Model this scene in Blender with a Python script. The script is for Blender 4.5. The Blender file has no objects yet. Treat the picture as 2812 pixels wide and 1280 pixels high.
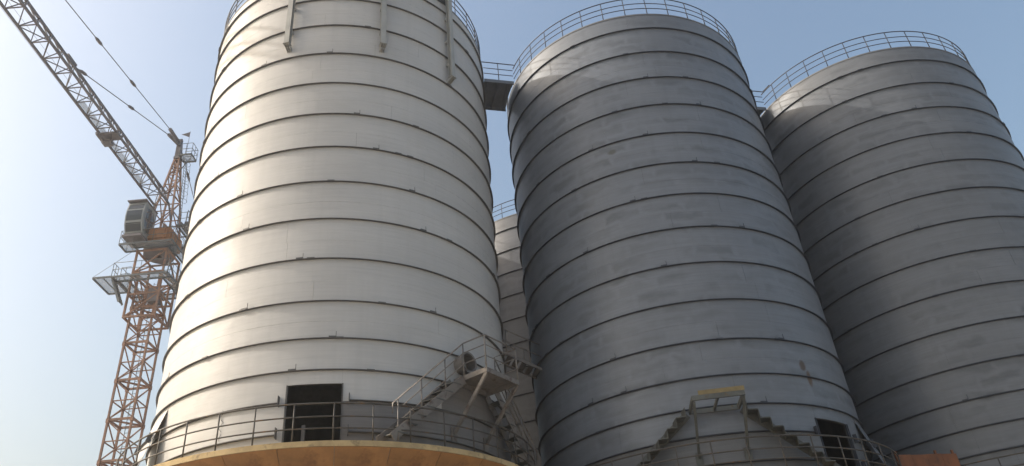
import bpy, math, random
from mathutils import Vector, Matrix
random.seed(11)
D2R = math.radians
sc = bpy.context.scene
col = sc.collection

# ------------------------------------------------------------------ camera
PITCH, ROLL = D2R(32.914), D2R(-5.218)
cam_d = bpy.data.cameras.new('camera'); cam = bpy.data.objects.new('camera', cam_d); col.objects.link(cam)
cp, sp = math.cos(PITCH), math.sin(PITCH)
fw = Vector((0, cp, sp)); rt = Vector((1, 0, 0)); up = Vector((0, -sp, cp))
cr, sr = math.cos(ROLL), math.sin(ROLL)
r2 = cr * rt + sr * up; u2 = -sr * rt + cr * up
cam.matrix_world = Matrix(((r2.x, u2.x, -fw.x, 0), (r2.y, u2.y, -fw.y, 0), (r2.z, u2.z, -fw.z, 1.6), (0, 0, 0, 1)))
cam_d.sensor_fit = 'HORIZONTAL'; cam_d.sensor_width = 36.0; cam_d.lens = 2139.2 / 2812 * 36
cam_d.clip_start = 0.1; cam_d.clip_end = 6000
sc.camera = cam

# ------------------------------------------------------------------ sky, sun, exposure
SUN_AZ, SUN_EL = D2R(-95), D2R(33)          # azimuth clockwise from +Y
w = bpy.data.worlds.new('World'); sc.world = w; w.use_nodes = True
nt = w.node_tree; nt.nodes.clear()
sky = nt.nodes.new('ShaderNodeTexSky'); sky.sky_type = 'NISHITA'; sky.sun_disc = False
sky.sun_elevation = SUN_EL; sky.sun_rotation = SUN_AZ % (2 * math.pi)
sky.altitude = 0; sky.air_density = 1.7; sky.dust_density = 8.0; sky.ozone_density = 2.6
bg = nt.nodes.new('ShaderNodeBackground'); bg.inputs['Strength'].default_value = 0.15
wo = nt.nodes.new('ShaderNodeOutputWorld')
nt.links.new(sky.outputs[0], bg.inputs[0]); nt.links.new(bg.outputs[0], wo.inputs[0])
sd = bpy.data.lights.new('sun', 'SUN'); sd.energy = 2.0; sd.angle = D2R(0.6); sd.color = (1.0, 0.94, 0.85)
so = bpy.data.objects.new('sun', sd); col.objects.link(so)
sdir = Vector((math.sin(SUN_AZ) * math.cos(SUN_EL), math.cos(SUN_AZ) * math.cos(SUN_EL), math.sin(SUN_EL)))
so.rotation_euler = (-sdir).to_track_quat('-Z', 'Y').to_euler(); so.location = (-60, 0, 60)
sc.view_settings.view_transform = 'Standard'; sc.view_settings.look = 'None'
sc.view_settings.gamma = 1.0; sc.view_settings.use_curve_mapping = False
sc.view_settings.exposure = 0.60

# ------------------------------------------------------------------ materials
def new_mat(name):
    m = bpy.data.materials.new(name); m.use_nodes = True
    n = m.node_tree; b = n.nodes['Principled BSDF']
    return m, n, b
def nd(n, t, **k):
    x = n.nodes.new(t)
    for a, v in k.items(): setattr(x, a, v)
    return x
def mixc(n, fac, a, b, mode='MIX'):
    x = nd(n, 'ShaderNodeMix', data_type='RGBA', blend_type=mode)
    for i, v in ((0, fac), (6, a), (7, b)):
        if hasattr(v, 'links') or isinstance(v, bpy.types.NodeSocket): n.links.new(v, x.inputs[i])
        else: x.inputs[i].default_value = v
    return x.outputs[2]
def ramp(n, src, p0, p1, c0=(0, 0, 0, 1), c1=(1, 1, 1, 1)):
    r = nd(n, 'ShaderNodeValToRGB'); e = r.color_ramp.elements
    e[0].position = p0; e[1].position = p1; e[0].color = c0; e[1].color = c1
    n.links.new(src, r.inputs[0]); return r.outputs[0]
def noise(n, vec, scale, detail=3, rough=0.5):
    x = nd(n, 'ShaderNodeTexNoise'); x.inputs['Scale'].default_value = scale
    x.inputs['Detail'].default_value = detail; x.inputs['Roughness'].default_value = rough
    n.links.new(vec, x.inputs['Vector']); return x.outputs[0]
def mapping(n, vec, sc_=(1, 1, 1), loc=(0, 0, 0)):
    x = nd(n, 'ShaderNodeMapping'); x.inputs['Scale'].default_value = sc_; x.inputs['Location'].default_value = loc
    n.links.new(vec, x.inputs[0]); return x.outputs[0]
def math_(n, op, a, b=0.0):
    x = nd(n, 'ShaderNodeMath', operation=op)
    for i, v in ((0, a), (1, b)):
        if isinstance(v, bpy.types.NodeSocket): n.links.new(v, x.inputs[i])
        else: x.inputs[i].default_value = v
    return x.outputs[0]

def steel_wall(name, base, patch, streak, rough, metal, bump, seed=0.0, stains=()):
    """sheet-steel shell; UV in metres (arc length, height)"""
    m, n, b = new_mat(name)
    uv = nd(n, 'ShaderNodeUVMap').outputs[0]
    v = mapping(n, uv, loc=(seed, seed * .37, 0))
    big = noise(n, mapping(n, v, (.25, .5, 1)), 1.0, 4)
    fine = noise(n, mapping(n, v, (.35, 9, 1)), 1.6, 4, .6)
    vert = noise(n, mapping(n, v, (3.2, .12, 1)), 1.0, 3)
    c = mixc(n, ramp(n, big, .3, .72), tuple(x * .90 for x in base) + (1,), tuple(min(1, x * 1.09) for x in base) + (1,))
    c = mixc(n, math_(n, 'MULTIPLY', ramp(n, fine, .42, .75), streak), c, tuple(x * .62 for x in base) + (1,))
    c = mixc(n, math_(n, 'MULTIPLY', ramp(n, vert, .5, .8), streak * .9), c, tuple(x * .72 for x in base) + (1,))
    if patch > 0:
        # oblong darker weathering patches, row by row
        dist = nd(n, 'ShaderNodeVectorMath', operation='ADD')
        nn = nd(n, 'ShaderNodeTexNoise'); nn.inputs['Scale'].default_value = 1.3; n.links.new(v, nn.inputs['Vector'])
        sub = nd(n, 'ShaderNodeVectorMath', operation='SCALE'); sub.inputs[3].default_value = .6
        n.links.new(nn.outputs[1], sub.inputs[0]); n.links.new(v, dist.inputs[0]); n.links.new(sub.outputs[0], dist.inputs[1])
        br = nd(n, 'ShaderNodeTexBrick'); br.inputs['Scale'].default_value = 1.0
        br.inputs['Brick Width'].default_value = 1.55; br.inputs['Row Height'].default_value = .52
        br.inputs['Mortar Size'].default_value = .20; br.inputs['Mortar Smooth'].default_value = 1.0; br.inputs['Bias'].default_value = 0
        br.inputs['Color1'].default_value = (.25, .25, .25, 1); br.inputs['Color2'].default_value = (1, 1, 1, 1); br.inputs['Mortar'].default_value = (0, 0, 0, 1)
        n.links.new(dist.outputs[0], br.inputs['Vector'])
        where = ramp(n, noise(n, mapping(n, v, (.5, 1.1, 1), (3.1, 8.2, 0)), 1.0, 4, .6), .40, .66)
        f = math_(n, 'MINIMUM', math_(n, 'MULTIPLY', math_(n, 'MULTIPLY', br.outputs[0], where), 1.5 * patch), .9)
        c = mixc(n, f, c, tuple(x * .66 for x in base) + (1,))
    for (su, sv, rx, ry, colr) in stains:
        sx = nd(n, 'ShaderNodeSeparateXYZ'); n.links.new(uv, sx.inputs[0])
        wob = math_(n, 'MULTIPLY', math_(n, 'SUBTRACT', noise(n, uv, 6, 3), .5), .9)
        a = math_(n, 'DIVIDE', math_(n, 'SUBTRACT', sx.outputs[0], su), rx)
        q = math_(n, 'DIVIDE', math_(n, 'SUBTRACT', sx.outputs[1], sv), ry)
        d = math_(n, 'ADD', math_(n, 'ADD', math_(n, 'MULTIPLY', a, a), math_(n, 'MULTIPLY', q, q)), wob)
        c = mixc(n, ramp(n, d, .3, 1.5, (.85, .85, .85, 1), (0, 0, 0, 1)), c, colr)
    n.links.new(c, b.inputs['Base Color'])
    b.inputs['Metallic'].default_value = metal
    rr = nd(n, 'ShaderNodeMapRange'); rr.inputs[3].default_value = rough - .06; rr.inputs[4].default_value = rough + .10
    n.links.new(noise(n, mapping(n, v, (.8, 1.6, 1)), 1.4, 4), rr.inputs[0]); n.links.new(rr.outputs[0], b.inputs['Roughness'])
    b.inputs['Specular IOR Level'].default_value = .25
    # buckled sheet: long soft waves plus small dents
    h1 = noise(n, mapping(n, v, (.55, .9, 1)), 1.1, 2, .4)
    h2 = noise(n, mapping(n, v, (1.0, 1.2, 1)), 2.6, 2, .5)
    hh = math_(n, 'ADD', h1, math_(n, 'MULTIPLY', h2, .35))
    bp = nd(n, 'ShaderNodeBump'); bp.inputs['Strength'].default_value = 1.0; bp.inputs['Distance'].default_value = bump
    n.links.new(hh, bp.inputs['Height']); n.links.new(bp.outputs[0], b.inputs['Normal'])
    return m
def plain(name, base, rough=.6, metal=0.0, var=.25, scale=3.0, other=None, fac=.0, bump=0.0):
    m, n, b = new_mat(name)
    tc = nd(n, 'ShaderNodeTexCoord').outputs['Object']
    f = noise(n, tc, scale, 5, .6)
    c = mixc(n, ramp(n, f, .3, .7), tuple(x * (1 - var) for x in base) + (1,), tuple(min(1, x * (1 + var)) for x in base) + (1,))
    if other:
        g = noise(n, mapping(n, tc, (1, 1, 1), (5, 2, 9)), scale * 1.7, 5, .65)
        c = mixc(n, ramp(n, g, .62 - fac, .78 - fac), c, other + (1,))
    n.links.new(c, b.inputs['Base Color']); b.inputs['Roughness'].default_value = rough; b.inputs['Metallic'].default_value = metal
    if bump:
        bp = nd(n, 'ShaderNodeBump'); bp.inputs['Strength'].default_value = .8; bp.inputs['Distance'].default_value = bump
        n.links.new(noise(n, tc, scale * 4, 5, .6), bp.inputs['Height']); n.links.new(bp.outputs[0], b.inputs['Normal'])
    return m
M = {}
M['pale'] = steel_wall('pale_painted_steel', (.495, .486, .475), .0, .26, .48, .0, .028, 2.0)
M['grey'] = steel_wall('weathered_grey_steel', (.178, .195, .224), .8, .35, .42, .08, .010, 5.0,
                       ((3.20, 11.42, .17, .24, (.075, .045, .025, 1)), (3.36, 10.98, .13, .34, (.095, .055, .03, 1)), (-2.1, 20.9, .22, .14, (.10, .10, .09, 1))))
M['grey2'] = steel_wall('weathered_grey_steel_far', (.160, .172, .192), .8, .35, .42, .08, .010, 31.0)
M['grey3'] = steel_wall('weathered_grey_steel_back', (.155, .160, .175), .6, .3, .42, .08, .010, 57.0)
M['hoop_pale'] = plain('pale_hoop_steel', (.085, .082, .08), .6, .1, .2, 1.0)
M['hoop'] = plain('dark_hoop_steel', (.028, .034, .048), .6, .2, .25, 1.0)
M['rail'] = plain('grey_rail_paint', (.04, .048, .066), .5, .2, .2, 2.0, (.09, .06, .04), .02)
M['deckrail'] = plain('brown_grey_rail_paint', (.065, .058, .05), .55, .15, .25, 2.0, (.16, .08, .02), .06)
M['stair'] = plain('galvanised_stair_steel', (.19, .17, .155), .55, .2, .2, 2.0, (.09, .055, .038), .08)
M['stair_dark'] = plain('unpainted_stair_steel', (.085, .09, .085), .6, .2, .3, 3.0, (.10, .065, .03), .04)
M['column'] = plain('pale_column_paint', (.36, .355, .33), .5, .1, .12, 1.0)
M['concrete'] = plain('tan_concrete', (.45, .33, .17), .85, 0, .22, 2.2, (.16, .12, .07), .06, .01)
M['plinth'] = plain('grey_concrete', (.27, .25, .22), .85, 0, .2, 1.5, (.14, .12, .10), .04, .01)
M['ply'] = plain('brown_plywood', (.34, .165, .055), .65, 0, .3, 1.2, (.20, .09, .03), .06)
M['ply_dark'] = plain('shaded_plywood', (.17, .06, .022), .7, 0, .3, 1.5, (.08, .035, .02), .08)  # darker copy of the plywood; shade on the shutter is in the colour
M['plank'] = plain('yellow_timber', (.16, .125, .06), .7, 0, .25, 4.0)
M['roof'] = plain('roof_steel', (.3, .3, .3), .6, .2, .2, 1.0)
M['curb'] = plain('curb_steel', (.14, .145, .155), .6, .1, .2, 1.0)
M['dark_low'] = steel_wall('bare_steel_with_shade', (.20, .19, .188), .5, .55, .42, .0, .02, 77.0)  # unpainted, dirty plate; shade below stair and landing is in the colour too
M['dark_low2'] = steel_wall('lowest_band_steel', (.150, .156, .168), .5, .5, .45, .0, .02, 91.0)  # darker tone for the lowest plates of the grey silo
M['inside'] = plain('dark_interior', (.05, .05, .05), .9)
M['black'] = plain('black_rubber', (.02, .02, .022), .6)
M['bridge'] = plain('bridge_grey_paint', (.16, .17, .19), .55, .2, .2, 1.5)
M['crane_dark'] = plain('crane_grey_paint', (.12, .108, .118), .55, .1, .25, 2.0, (.09, .05, .03), .04)
M['crane_brown'] = plain('crane_faded_orange_paint', (.26, .142, .092), .65, .0, .3, 1.6, (.08, .06, .058), .06)
M['crane_orange'] = plain('crane_orange_paint', (.36, .15, .05), .55, .05, .25, 1.5, (.22, .12, .07), .02)
M['crane_grey'] = plain('crane_platform_steel', (.10, .11, .115), .5, .2, .2, 2.0)
M['cab_frame'] = plain('cab_grey_paint', (.27, .29, .30), .45, .05, .1, 2.0)
m, n, b = new_mat('cab_glass'); b.inputs['Base Color'].default_value = (.02, .03, .04, 1); b.inputs['Roughness'].default_value = .08; b.inputs['IOR'].default_value = 1.5; M['glass'] = m
# wire mesh floor: real holes in colour/alpha are too fine to model at this distance
m, n, b = new_mat('mesh_sheet'); tc = nd(n, 'ShaderNodeTexCoord').outputs['Object']
ck = nd(n, 'ShaderNodeTexNoise'); ck.inputs['Scale'].default_value = 40; n.links.new(tc, ck.inputs['Vector'])
b.inputs['Base Color'].default_value = (.30, .32, .33, 1); b.inputs['Roughness'].default_value = .6; b.inputs['Alpha'].default_value = .42; M['mesh'] = m
m, n, b = new_mat('dry_earth'); tc = nd(n, 'ShaderNodeTexCoord').outputs['Object']
c = mixc(n, ramp(n, noise(n, tc, .15, 6, .6), .3, .7), (.28, .26, .235, 1), (.40, .375, .34, 1)); n.links.new(c, b.inputs['Base Color']); b.inputs['Roughness'].default_value = .95; M['ground'] = m

# ------------------------------------------------------------------ mesh helpers
class MB:
    def __init__(s): s.v = []; s.f = []
    def quadbox(s, P):
        i = len(s.v); s.v += [tuple(p) for p in P]
        s.f += [tuple(i + k for k in q) for q in ((0, 3, 2, 1), (4, 5, 6, 7), (0, 1, 5, 4), (1, 2, 6, 5), (2, 3, 7, 6), (3, 0, 4, 7))]
        return s
    def box(s, a, b):
        (x0, y0, z0), (x1, y1, z1) = a, b
        return s.quadbox([(x0, y0, z0), (x1, y0, z0), (x1, y1, z0), (x0, y1, z0), (x0, y0, z1), (x1, y0, z1), (x1, y1, z1), (x0, y1, z1)])
    def bar(s, a, b, wd, ht=None, side=None):
        """rectangular bar from a to b; wd along side, ht across"""
        ht = wd if ht is None else ht
        a = Vector(a); b = Vector(b); d = (b - a).normalized()
        if side is None:
            side = Vector((0, 0, 1)) if abs(d.z) < .95 else Vector((1, 0, 0))
            x = d.cross(side).normalized()
        else:
            x = Vector(side); x = (x - d * x.dot(d)).normalized()
        y = d.cross(x).normalized(); x = x * wd / 2; y = y * ht / 2
        return s.quadbox([a - x - y, a + x - y, a + x + y, a - x + y, b - x - y, b + x - y, b + x + y, b - x + y])
    def tube(s, pts, r, k=6, closed=False):
        pts = [Vector(p) for p in pts]; N = len(pts); base = len(s.v)
        for i, p in enumerate(pts):
            if closed: d = pts[(i + 1) % N] - pts[i - 1]
            else: d = pts[min(i + 1, N - 1)] - pts[max(i - 1, 0)]
            d.normalize(); ref = Vector((0, 0, 1)) if abs(d.z) < .9 else Vector((1, 0, 0))
            x = d.cross(ref).normalized(); y = d.cross(x)
            rr = r[i] if isinstance(r, (list, tuple)) else r
            for j in range(k):
                t = 2 * math.pi * j / k; s.v.append(tuple(p + (x * math.cos(t) + y * math.sin(t)) * rr))
        for i in range(N if closed else N - 1):
            for j in range(k):
                a = base + i * k + j; b_ = base + i * k + (j + 1) % k
                c_ = base + ((i + 1) % N) * k + (j + 1) % k; d_ = base + ((i + 1) % N) * k + j
                s.f.append((a, b_, c_, d_))
        if not closed:
            s.f.append(tuple(base + j for j in range(k))[::-1]); s.f.append(tuple(base + (N - 1) * k + j for j in range(k)))
        return s
    def arc_prism(s, prof, a0, a1, step=3.0, full=False):
        """profile [(R,z)...] closed, swept about z between angles (degrees, 0 = -Y, + towards +X)"""
        N = max(2, int(round((a1 - a0) / step)) + 1); K = len(prof); base = len(s.v)
        n_ = N - 1 if full else N
        for i in range(n_):
            t = D2R(a0 + (a1 - a0) * i / (N - 1)); sx, cy = math.sin(t), -math.cos(t)
            for (R, z) in prof: s.v.append((R * sx, R * cy, z))
        for i in range(N - 1):
            for j in range(K):
                i2 = (i + 1) % n_ if full else i + 1
                s.f.append((base + i * K + j, base + i2 * K + j, base + i2 * K + (j + 1) % K, base + i * K + (j + 1) % K))
        if not full:
            s.f.append(tuple(base + j for j in range(K))); s.f.append(tuple(base + (N - 1) * K + j for j in range(K))[::-1])
        return s
    def mesh(s, name, mat, smooth=False):
        me = bpy.data.meshes.new(name); me.from_pydata(s.v, [], s.f); me.validate()
        import bmesh
        bm = bmesh.new(); bm.from_mesh(me); bmesh.ops.recalc_face_normals(bm, faces=bm.faces); bm.to_mesh(me); bm.free()
        me.materials.append(mat)
        if smooth:
            for p in me.polygons: p.use_smooth = True
        return me
    def obj(s, name, mat, parent=None, smooth=False, loc=None):
        return link(name, s.mesh(name, mat, smooth), parent, loc)
def link(name, me, parent=None, loc=None):
    o = bpy.data.objects.new(name, me); col.objects.link(o)
    if parent: o.parent = parent
    if loc is not None: o.location = loc
    return o
def empty(name, loc, label, cat, group=None):
    o = bpy.data.objects.new(name, None); col.objects.link(o); o.location = loc
    return tag(o, label, cat, group)
def tag(o, label, cat, group=None):
    o['label'] = label; o['category'] = cat
    if group: o['group'] = group
    return o
def pol(R, a, z):
    t = D2R(a); return Vector((R * math.sin(t), -R * math.cos(t), z))

# ------------------------------------------------------------------ ground
g = MB(); g.v = [(-3000, -3000, 0), (3000, -3000, 0), (3000, 3000, 0), (-3000, 3000, 0)]; g.f = [(0, 1, 2, 3)]
go = g.obj('ground', M['ground']); go['kind'] = 'structure'

# ------------------------------------------------------------------ silos
RAD = 6.0
def shell_plate(a0, a1, z0, z1, dr, mat, name='plate'):
    """one curved sheet with real thickness and UVs in metres"""
    N = max(2, int(math.ceil((a1 - a0) / 3.0)) + 1); R1 = RAD + dr; R0 = R1 - .012
    v = []; f = []; uvs = []
    A = [a0 + (a1 - a0) * i / (N - 1) for i in range(N)]
    for a in A:
        for R, z in ((R1, z0), (R1, z1), (R0, z1), (R0, z0)): v.append(tuple(pol(R, a, z)))
    nrm = []
    for i in range(N - 1):
        p, q = i * 4, i * 4 + 4
        for j in range(4):
            f.append((p + j, q + j, q + (j + 1) % 4, p + (j + 1) % 4))
    f.append((0, 1, 2, 3)); f.append((4 * N - 4, 4 * N - 1, 4 * N - 2, 4 * N - 3))
    me = bpy.data.meshes.new(name); me.from_pydata(v, [], f); me.materials.append(mat)
    turn = 360 * round((a0 + a1) / 720); ul = me.uv_layers.new(name='UVMap')
    cn = []
    for p in me.polygons:
        p.use_smooth = True
        pi = p.index
        side = pi % 4 if pi < 4 * (N - 1) else 9
        for li in p.loop_indices:
            vi = me.loops[li].vertex_index; a = A[vi // 4]; co = v[vi]
            ul.data[li].uv = (RAD * D2R(a - turn), co[2])
            t = D2R(a); rad = (math.sin(t), -math.cos(t), 0)
            if side == 0: cn.append(rad)
            elif side == 1: cn.append((0, 0, 1))
            elif side == 2: cn.append((-rad[0], -rad[1], 0))
            elif side == 3: cn.append((0, 0, -1))
            else: cn.append(tuple(p.normal))
    # make face winding agree with the wanted normals
    import bmesh
    bm = bmesh.new(); bm.from_mesh(me); bmesh.ops.recalc_face_normals(bm, faces=bm.faces)
    flipped = [False] * len(f)
    bm.faces.ensure_lookup_table()
    bm.to_mesh(me); bm.free()
    cn = []
    for p in me.polygons:
        side = p.index % 4 if p.index < 4 * (N - 1) else 9
        for li in p.loop_indices:
            a = A[me.loops[li].vertex_index // 4]; t = D2R(a)
            if side == 0: cn.append((math.sin(t), -math.cos(t), 0))
            elif side == 2: cn.append((-math.sin(t), math.cos(t), 0))
            else: cn.append(tuple(p.normal))
    me.normals_split_custom_set(cn)
    return me

def guard_rail(parent, R, zb, h, mat, npost, phase, r_post=.022, r_rail=.026, gap=None, name='guard_rail'):
    """top rail with mid rails and posts; gap = list of (a0,a1) left open"""
    segs = []
    if gap:
        ga = sorted(gap); cur = ga[0][1]
        for k in range(len(ga)):
            nxt = ga[(k + 1) % len(ga)][0] + (360 if k + 1 == len(ga) else 0); segs.append((cur, nxt)); cur = ga[(k + 1) % len(ga)][1]
    def rail(z, rr):
        b_ = MB()
        if not segs: b_.tube([pol(R, 3 * k, z) for k in range(120)], rr, 6, True)
        else:
            for (s0, s1) in segs:
                N = max(2, int((s1 - s0) / 3)); b_.tube([pol(R, s0 + (s1 - s0) * k / N, z) for k in range(N + 1)], rr, 6)
        return b_
    top = rail(zb + h, r_rail).obj(name, mat, parent, True)
    for fz in (.66, .36): rail(zb + h * fz, r_rail * .8).obj('mid_rail', mat, top, True)
    pm = MB().tube([(0, 0, -.05), (0, 0, h)], r_post, 6).mesh('post', mat, True)
    for k in range(npost):
        a = phase + k * 360 / npost; a = (a + 180) % 360 - 180
        if gap and any(s0 < a < s1 or s0 < a + 360 < s1 for s0, s1 in gap): continue
        link('post', pm, top, pol(R, a, zb))
    return top

def silo(cx, cy, rings, ztop, deck, label, mat, hoopmat, door=None, lugs=(), post_phase=0.0, seed=0, railgap=None, detail=True, deckphase=0.0, wide_low_seams=False, dark_low=None):
    rnd = random.Random(seed)
    root = empty('silo', (cx, cy, 0), label, 'silo', 'steel storage silos in two rows')
    edges = [ztop] + list(rings) + [deck]
    for bi in range(len(edges) - 1):
        zt, zb = edges[bi], edges[bi + 1]; hgt = zt - zb
        rows = [(zb, zt)] if hgt < 1.05 else [(zb + hgt * .47, zt), (zb, zb + hgt * .47)]
        for (z0, z1) in rows:
            ph = rnd.uniform(0, 90); npl = 4
            sg = .012 if (wide_low_seams and z1 < rings[-1] + .1) else .003
            spans = [(ph + k * 360 / npl, ph + (k + 1) * 360 / npl, mat) for k in range(npl)]
            bz = [q for q in (dark_low or ()) if z1 <= q[2] + .05]
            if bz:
                dark_low_ = bz[0]
                m0 = dark_low_[0] + (dark_low_[1] - dark_low_[0]) * rnd.uniform(.4, .6)
                spans = [(dark_low_[0], m0, dark_low_[3]), (m0, dark_low_[1], dark_low_[3])] + [(dark_low_[1] + (360 + dark_low_[0] - dark_low_[1]) * k / 3, dark_low_[1] + (360 + dark_low_[0] - dark_low_[1]) * (k + 1) / 3, mat) for k in range(3)]
            for (a0, a1, pmat) in spans:
                ga = math.degrees(sg / RAD)
                parts = [(a0 + ga, a1 - ga, z0 + sg * .6, z1 - sg * .6)]
                if door and z0 < door[3] - .02:
                    out = []
                    for (p, q, u_, v_) in parts:
                        for sh in (-360, 0, 360):
                            d0, d1 = door[0] + sh, door[1] + sh
                            if d0 < q and d1 > p:
                                if p < d0: out.append((p, d0, u_, v_))
                                if q > d1: out.append((d1, q, u_, v_))
                                if v_ > door[3] + .02: out.append((max(p, d0) + .02, min(q, d1) - .02, door[3], v_))
                                break
                        else: out.append((p, q, u_, v_))
                    parts = out
                for (p, q, u_, v_) in parts:
                    if q - p < .3: continue
                    link('plate', shell_plate(p, q, u_, v_, rnd.uniform(-.0015, .0015), pmat), root)
    for i, z in enumerate(rings):
        cut = door and z < door[3]
        a0, a1 = (door[1] + 2.0, door[0] + 360 - 2.0) if cut else (0, 360)
        P = .082 if hoopmat is M['hoop_pale'] else .078
        prof = [(RAD + .004, z), (RAD + P, z), (RAD + P, z + .014), (RAD + .018, z + .014), (RAD + .018, z + .05), (RAD + .004, z + .05)]
        hp = MB().arc_prism(prof, a0, a1, 3.0, not cut).obj('hoop', hoopmat, root)
        if cut:
            for aa in (a0, a1):
                e = MB(); t = D2R(aa); tv = Vector((math.cos(t), math.sin(t), 0)); c_ = pol(RAD + .07, aa, z)
                e.bar(c_ + Vector((0, 0, -.10)), c_ + Vector((0, 0, .20)), .02, .13, side=tv); e.obj('end_plate', hoopmat, hp)
        else:
            # coupling where the hoop ends are joined
            for aa in [rnd.uniform(-80, 80) for _ in range(2)]:
                e = MB().arc_prism([(RAD + .02, z - .012), (RAD + .10, z - .012), (RAD + .10, z + .03), (RAD + .02, z + .03)], aa, aa + 2.2, 1.1); e.obj('splice_plate', hoopmat, hp)
        for (ri, la) in lugs:
            if ri == i + 1:
                e = MB(); c_ = pol(RAD + .05, la, z + .045); t = D2R(la); tv = Vector((math.cos(t), math.sin(t), 0))
                e.bar(c_ - tv * .11, c_ + tv * .11, .05, .045); e.tube([c_ + tv * .10, c_ + tv * .10 + Vector((0, 0, .18))], .009, 5)
                e.obj('lug', hoopmat, hp)
    # top curb, roof and railing
    MB().arc_prism([(RAD - .06, ztop - .02), (RAD + .02, ztop - .02), (RAD + .02, ztop + .05), (RAD - .06, ztop + .05)], 0, 360, 3, True).obj('top_curb', M['curb'], root)
    rf = MB(); N = 60; rf.v = [(0, 0, ztop + .9)] + [tuple(pol(RAD - .07, k * 360 / N, ztop - .01)) for k in range(N)]
    rf.f = [(0, k + 1, (k + 1) % N + 1) for k in range(N)]; rf.obj('roof', M['roof'], root, True)
    guard_rail(root, RAD - .02, ztop + .05, 1.08, M['rail'], 38, post_phase, gap=railgap)
    la0, la1 = (door[1] + .4, door[0] + 359.6) if door else (0, 360)  # added liner: stops light through the plate seams, keeps the doorway dark
    MB().arc_prism([(5.86, deck + .02), (5.90, deck + .02), (5.90, ztop - .3), (5.86, ztop - .3)], la0, la1, 4, not door).obj('light_block_liner', M['inside'], root, False)
    if door: MB().arc_prism([(5.86, door[3] + .01), (5.90, door[3] + .01), (5.90, ztop - .3), (5.86, ztop - .3)], door[0] - .35, door[1] + .35, 4).obj('light_block_liner', M['inside'], root, False)
    if door:
        for aa, sg in ((door[0], -1), (door[1], 1)):
            jb_ = MB().arc_prism([(5.93, deck + .015), (RAD + .03, deck + .015), (RAD + .03, door[3] - .004), (5.93, door[3] - .004)], aa - (.36 if sg < 0 else -.02), aa + (-.02 if sg < 0 else .36), .3); jb_.obj('door_jamb', hoopmat, root)
        MB().box((-.05, -.05, 0), (.05, .05, 1.0)).obj('inner_post', M['stair'], root, loc=pol(5.35, door[0] + 3.6, deck + .014)).rotation_euler = (0, 0, D2R(door[0] + 3.6))
    # floor inside, seen through the doorway
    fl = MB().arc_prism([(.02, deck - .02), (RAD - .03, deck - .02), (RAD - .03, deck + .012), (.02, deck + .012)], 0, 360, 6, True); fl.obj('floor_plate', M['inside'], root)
    return root

def base(cx, cy, deck, label, phase, gap=None, tan=True):
    root = empty('concrete_base', (cx, cy, 0), label, 'base', 'round concrete silo bases')
    top = deck - .016
    MB().arc_prism([(RAD - .3, top - .15), (7.05, top - .15), (7.05, top), (RAD - .3, top)], 0, 360, 3, True).obj('deck_slab', M['concrete'], root)
    MB().arc_prism([(5.0, 0), (6.25, 0), (6.25, top - .75), (7.0, top - .155), (5.0, top - .155)], 0, 360, 4, True).obj('ring_wall', M['plinth'], root)
    K = 30
    pmesh = MB().arc_prism([(6.99, top - .158), (7.03, top - .158), (6.29, top - .765), (6.255, top - .745)], -360 / K / 2 + .07, 360 / K / 2 - .07, 3).mesh('formwork_panel', M['ply'])
    for k in range(K):
        o = link('formwork_panel', pmesh, root); o.rotation_euler = (0, 0, D2R(k * 360 / K + phase))
    lower = MB().arc_prism([(6.258, top - 1.95), (6.285, top - 1.95), (6.285, top - .775), (6.258, top - .775)], -360 / K / 2 + .07, 360 / K / 2 - .07, 3).mesh('formwork_panel', M['ply'])
    for k in range(K):
        o = link('formwork_panel', lower, root); o.rotation_euler = (0, 0, D2R(k * 360 / K + phase + 3))
    guard_rail(root, 6.85, deck, 1.08, M['deckrail'], 41, phase, gap=gap)
    return root

C1, C2, C3 = (-6.74, 26.636), (6.326, 30.206), (19.340, 33.559)
U = Vector((.9665, .2566, 0)); PN = Vector((-.2566, .9665, 0))
C4 = (2.25, 44.75); C5 = (C1[0] + PN.x * 15, C1[1] + PN.y * 15)
RG2 = [27.30, 25.84, 24.34, 22.82, 21.30, 19.80, 18.30, 16.80, 15.28, 13.77, 12.27, 11.00, 9.98, 9.06, 8.15]
RG1 = [27.93, 26.75, 25.24, 23.71, 22.19, 20.69, 19.18, 17.68, 16.17, 14.66, 13.15, 11.90, 10.90, 9.97, 9.05]
RG3 = [z - .215 for z in RG2]
DK1, DK2, DK3 = 8.50, 7.58, 7.37
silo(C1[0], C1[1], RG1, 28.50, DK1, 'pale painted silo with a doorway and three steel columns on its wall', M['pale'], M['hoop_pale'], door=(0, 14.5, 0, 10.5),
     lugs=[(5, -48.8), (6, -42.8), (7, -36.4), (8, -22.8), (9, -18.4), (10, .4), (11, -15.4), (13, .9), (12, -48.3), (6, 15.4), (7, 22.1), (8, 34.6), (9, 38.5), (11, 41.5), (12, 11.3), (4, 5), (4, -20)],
     post_phase=2.0, seed=1, railgap=[(98, 112)], dark_low=[(14.5, 118, 9.97, M['dark_low']), (44, 118, 10.90, M['dark_low'])])  # upper dark zone: shade under the landing put into the plate colour
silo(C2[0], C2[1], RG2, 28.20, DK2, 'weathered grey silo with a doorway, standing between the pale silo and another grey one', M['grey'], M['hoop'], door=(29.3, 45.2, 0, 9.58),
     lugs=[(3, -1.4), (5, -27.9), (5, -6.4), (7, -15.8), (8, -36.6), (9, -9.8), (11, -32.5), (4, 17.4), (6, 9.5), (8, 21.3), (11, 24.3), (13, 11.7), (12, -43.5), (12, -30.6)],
     post_phase=-3.8, seed=2, railgap=[(-81, -68), (98, 112)], dark_low=[(45.2, 389.3, 9.06, M['dark_low2'])])
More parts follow.
